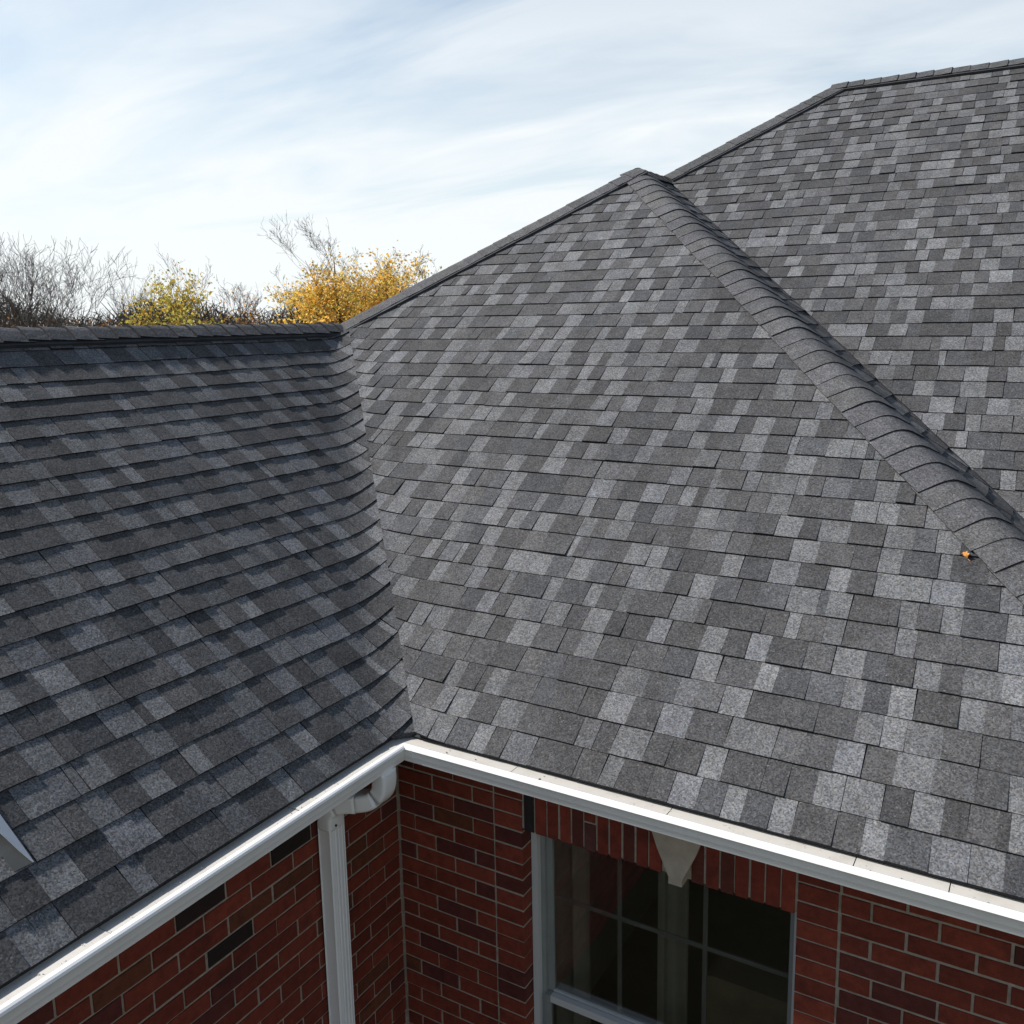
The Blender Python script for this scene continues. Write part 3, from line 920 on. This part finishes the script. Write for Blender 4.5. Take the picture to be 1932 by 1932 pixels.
# ------------------------------------------------------------------ trees behind the house
def grow(rr, h, spread, trunks=1, levels=5, lean=0, dens=1.0, r0=None, up=.25, crown_start=.22, tl=.5, limb=(.62, .95)):
    limbs = MB(); twigs = MB(); tips = []
    def br(p, d, ln, r, lv):
        n = 6 if lv < 2 else 4 if lv < 4 else 3
        pts = [p]; rad = [r]
        wob = (.07, .11, .14, .18, .2, .2)[lv]
        for i in range(n):
            d = (d + V3((rr.gauss(0, wob), rr.gauss(0, wob), rr.gauss(0, wob * .6) + up * (.34 if lv else .1)))).normalized()
            p = p + d * (ln / n); pts.append(p)
            rad.append(max(r * (1 - (.93 if lv == 0 else .74) * (i + 1) / n), .0055))
        (limbs if lv < 2 else twigs).tube(pts, rad, 6 if lv == 0 else 4 if lv < 3 else 3)
        if lv >= levels - 2: tips.append((pts[-1], d)); tips.append((pts[len(pts) // 2], d))
        if lv >= levels: return
        nb = [8, 6, 4.5, 3, 2, 2][lv] * dens
        nb = int(nb) + (rr.random() < nb % 1)
        for i in range(nb):
            t = rr.uniform(crown_start if lv == 0 else .25, 1.0)
            k = min(int(t * n), n - 1); f = t * n - k
            q = pts[k].lerp(pts[k + 1], f); rq = rad[k] * (1 - f) + rad[k + 1] * f
            dd = (pts[k + 1] - pts[k]).normalized()
            ax = V3((rr.gauss(0, 1), rr.gauss(0, 1), rr.gauss(0, 1))); ax = (ax - dd * ax.dot(dd)).normalized()
            ang = rr.uniform(.3, .8) * spread
            nd = (dd * math.cos(ang) + ax * math.sin(ang)).normalized()
            sh = (1.15 - .5 * t) if lv == 0 else 1
            br(q, nd, ln * (rr.uniform(*limb) if lv == 0 else rr.uniform(.40, .66)) * sh, max(rq * rr.uniform(.42, .66), .0065), lv + 1)
    for i in range(trunks):
        a = rr.uniform(0, 6.28); off = V3((math.cos(a), math.sin(a), 0)) * (.35 if trunks > 1 else 0)
        d = V3((off.x * .6 + rr.gauss(0, .05) + lean, off.y * .6 + rr.gauss(0, .05), 1)).normalized()
        br(off, d, h * tl * rr.uniform(.85, 1.0), (r0 or h * .021) * rr.uniform(.8, 1), 0)
    return limbs, twigs, tips
def leaf_cards(mb, pts, rr, n, sig, size, pal):
    for q in pts:
        k = int(n) + (rr.random() < n % 1)
        if k == 0: continue
        base = pal[int(rr.random() * len(pal))]
        for i in range(k):
            c = q + V3((rr.gauss(0, sig), rr.gauss(0, sig), rr.gauss(-.1, sig * .9)))
            a = V3((rr.gauss(0, 1), rr.gauss(0, 1), rr.gauss(0, .7))).normalized(); b = a.cross(V3((rr.gauss(0, 1), rr.gauss(0, 1), rr.gauss(0, 1)))).normalized()
            s = size * rr.uniform(.4, 1.25); v = rr.uniform(.75, 1.2)
            cc = (base[0] * v, base[1] * v, base[2] * v)
            mb.add([c - a * s, c + b * s * .6, c + a * s, c - b * s * .6], [(0, 1, 2, 3)], cc)
def azp(az, D):
    a = math.radians(az); return V3((math.sin(a) * D, math.cos(a) * D, 0))
def tree(name, label, az, D, elev, seed, spread=1.0, trunks=1, levels=5, lean=0, dens=1.0, leaves=None, bark='bark', tw='twig', group=None, r0=None, up=.25, cs=.22, tl=.5, limb=(.62, .95)):
    rr = random.Random(seed)
    h = CAMZ + D * math.tan(math.radians(elev))
    limbs, twigs, tips = grow(rr, h, spread, trunks, levels, lean, dens, r0, up, cs, tl, limb)
    top = max(v.z for v in twigs.v)
    k = h / top
    base = azp(az, D)
    for mb in (limbs, twigs): mb.v = [v * k + base for v in mb.v]
    tips = [(t * k + base, d) for t, d in tips]
    root = empty(name, base)
    limbs.build('trunk', MT[bark], root)
    twigs.build('crown', MT[tw], root)
    if leaves:
        mat, zmax, n, sig, size, pal = leaves
        lf = MB()
        clumps = [(azp(az + rr.uniform(-2.4, 2.4), D), 0) for _ in range(0)]
        sel = [t for t, d in tips if t.z < h * (zmax + rr.gauss(0, .05))]
        # leaves stay in patches
        cen = [rr.choice(sel) for _ in range(44)]
        sel2 = [t for t in sel if min((t - c).length for c in cen) < h * .085 or rr.random() < .10]
        leaf_cards(lf, sel2, rr, n, sig, size, pal)
        lf.build('leaves', MT[mat], root)
    tag(root, label, 'tree', group)
    return root
G = 'trees beyond the house'
YEL = [(1, 1, 1), (1.05, .95, .8), (.9, 1, 1), (1.1, .85, .7)]
tree('bare_tree', 'leafless grey tree with forked trunk at the far left edge', -60.4, 46, 5.2, 131, 1.0, 2, 4, group=G, lean=.05, dens=.80)
tree('bare_tree', 'tall leafless tree, second from the left edge, with spreading grey limbs', -58.3, 50, 5.45, 132, 1.0, 2, 4, group=G, dens=.82)
tree('bare_tree', 'leafless tree leaning right at the right side of the dense bare clump', -56.4, 48, 4.9, 133, 1.1, 1, 4, group=G, lean=.12, dens=1.0)
tree('bare_tree', 'slender leafless sapling standing in the gap between bare trees', -54.4, 52, 3.9, 134, .8, 1, 4, group=G, lean=.1, r0=.09, dens=.7)
tree('bare_tree', 'pale leafless tree with upright twigs, farther back', -53.0, 66, 3.3, 135, .8, 2, 4, group=G, up=.4, dens=.75)
tree('bare_tree', 'low dark crooked leafless tree left of the olive yellow tree', -51.7, 55, 2.9, 136, 1.3, 1, 4, group=G, bark='bark2', lean=-.05, dens=.95)
tree('autumn_tree', 'olive yellow tree with a bare twiggy top', -50.0, 50, 4.5, 37, .85, 2, 5, group=G, dens=.85, tl=.62, leaves=('leafg', .84, .8, .24, .10, YEL), up=.35, bark='bark2')
tree('bare_tree', 'thin nearly leafless tree between the olive and golden trees', -47.5, 62, 2.9, 38, .75, 1, 4, group=G, r0=.08, leaves=('leafy', 1.0, .12, .2, .09, [(1.1, .75, .6)]))
tree('autumn_tree', 'tallest golden tree with a bare spire above its leaves', -42.0, 50, 6.75, 39, 1.1, 1, 5, group=G, dens=1.0, tl=.86, limb=(.30, .52), leaves=('leafy', .72, 1.5, .26, .10, YEL), up=.36, bark='bark2', cs=.08)
tree('autumn_tree', 'rounded golden tree partly behind the left hip of the roof', -37.6, 54, 4.7, 40, 1.1, 2, 5, group=G, dens=.9, leaves=('leafy', 1.0, 1.4, .26, .10, YEL), bark='bark2')
tree('autumn_tree', 'loose golden tree left of the tallest one', -44.3, 56, 3.6, 41, 1.1, 2, 5, group=G, dens=.85, leaves=('leafy', .82, 1.4, .26, .10, YEL), bark='bark2')
tree('autumn_tree', 'golden tree just right of the tallest one', -39.9, 57, 4.5, 42, 1.05, 2, 5, group=G, dens=.85, leaves=('leafy', .94, 1.4, .26, .10, YEL), bark='bark2')

# shrubs in front of the trees
def shrub(label, az, D, elev, wid, seed, mat, n):
    rr = random.Random(seed); base = azp(az, D); h = CAMZ + D * math.tan(math.radians(elev))
    root = empty('shrub', base)
    stm = MB(); tips = []
    for i in range(34):
        a = rr.uniform(0, 6.28); rad = rr.random() ** .5 * wid * .5
        p = base + V3((math.cos(a) * rad, math.sin(a) * rad, 0)); pts = [p]; q = p.copy()
        hh = h * rr.uniform(.55, 1.0) * (1 - .25 * (rad / (wid * .5)) ** 2)
        for j in range(5):
            q = q + V3((rr.gauss(0, .13), rr.gauss(0, .13), hh / 5)); pts.append(q.copy())
            if j > 1:
                for _ in range(3): tips.append(q + V3((rr.gauss(0, .35), rr.gauss(0, .35), rr.gauss(-.1, .3))))
        stm.tube(pts, [.03, .026, .02, .016, .011, .007], 3)
    stm.build('stems', MT['bark2'], root)
    lf = MB(); leaf_cards(lf, tips, rr, n, .26, .10, YEL); lf.build('leaves', MT[mat], root)
    tag(root, label, 'shrub', 'shrubs beyond the house')
shrub('low golden shrub at the foot of the loose golden tree', -45.0, 49, .55, 4.2, 51, 'leafy', 7)
shrub('olive yellow shrub under the olive yellow tree', -51.2, 47, .9, 2.6, 52, 'leafg', 5)
shrub('olive shrub in the gap right of the olive yellow tree', -48.0, 50, .1, 3.4, 53, 'leafg', 5)
shrub('golden shrub below the tallest golden tree', -42.6, 47, .7, 4.4, 54, 'leafy', 7)
shrub('golden shrub where the wing ridge meets the hip', -40.3, 48, .9, 4.0, 55, 'leafy', 6)
shrub('brown leaved shrub at the far left edge of the tree line', -60.6, 43, .1, 2.6, 56, 'leafb', 5)

# tangled undergrowth and the far wood: nobody could count these
rr = random.Random(77)
th = MB()
for i in range(1700):
    az = rr.uniform(-66, -30); D = rr.uniform(52, 74)
    b = azp(az, D); hmax = rr.uniform(2.4, 4.9) * (1.0 if az < -47 else .8); d = V3((rr.gauss(0, .22), rr.gauss(0, .22), 1)).normalized()
    p0 = b; p1 = b + d * hmax * .5; p2 = p1 + (d + V3((rr.gauss(0, .3), rr.gauss(0, .3), 0))).normalized() * hmax * .5
    r0 = rr.uniform(.012, .035)
    th.tube([p0, p1, p2], [r0, r0 * .7, .006], 3)
    for _ in range(5):
        q = p0.lerp(p2, rr.uniform(.3, 1)); e = q + V3((rr.gauss(0, .5), rr.gauss(0, .5), rr.uniform(.1, .9)))
        th.tube([q, e], [.011, .005], 3)
tag(th.build('thicket', MT['twig2']), 'dense red brown undergrowth below the bare trees', 'thicket', kind='stuff')
lv = MB(); pts = []
for i in range(5000):
    az = rr.uniform(-66, -30); D = rr.uniform(54, 76); pts.append(azp(az, D) + V3((0, 0, rr.uniform(.3, 5.0))))
leaf_cards(lv, pts, rr, 2, .35, .11, [(1, 1, 1), (1.2, .8, .7), (.7, .7, .8), (1.1, 1.0, .9)])
tag(lv.build('dry_leaves', MT['leafb']), 'brown dry leaves caught in the undergrowth', 'leaves', kind='stuff')
fw = MB()
for i in range(2600):
    az = rr.uniform(-80, -10); D = rr.uniform(120, 190); b = azp(az, D); h = rr.uniform(5.5, 8.0) + 1.2 * math.sin(az * .7)
    fw.tube([b, b + V3((rr.gauss(0, .5), rr.gauss(0, .5), h * .6)), b + V3((rr.gauss(0, 1.2), rr.gauss(0, 1.2), h))], [.16, .11, .03], 3)
    for _ in range(6):
        q = b + V3((rr.gauss(0, .4), rr.gauss(0, .4), h * rr.uniform(.25, .9))); fw.tube([q, q + V3((rr.gauss(0, 1.1), rr.gauss(0, 1.1), rr.uniform(.3, 1.5)))], [.06, .02], 3)
tag(fw.build('far_wood', MT['bark']), 'distant bare wood along the horizon', 'wood', kind='stuff')
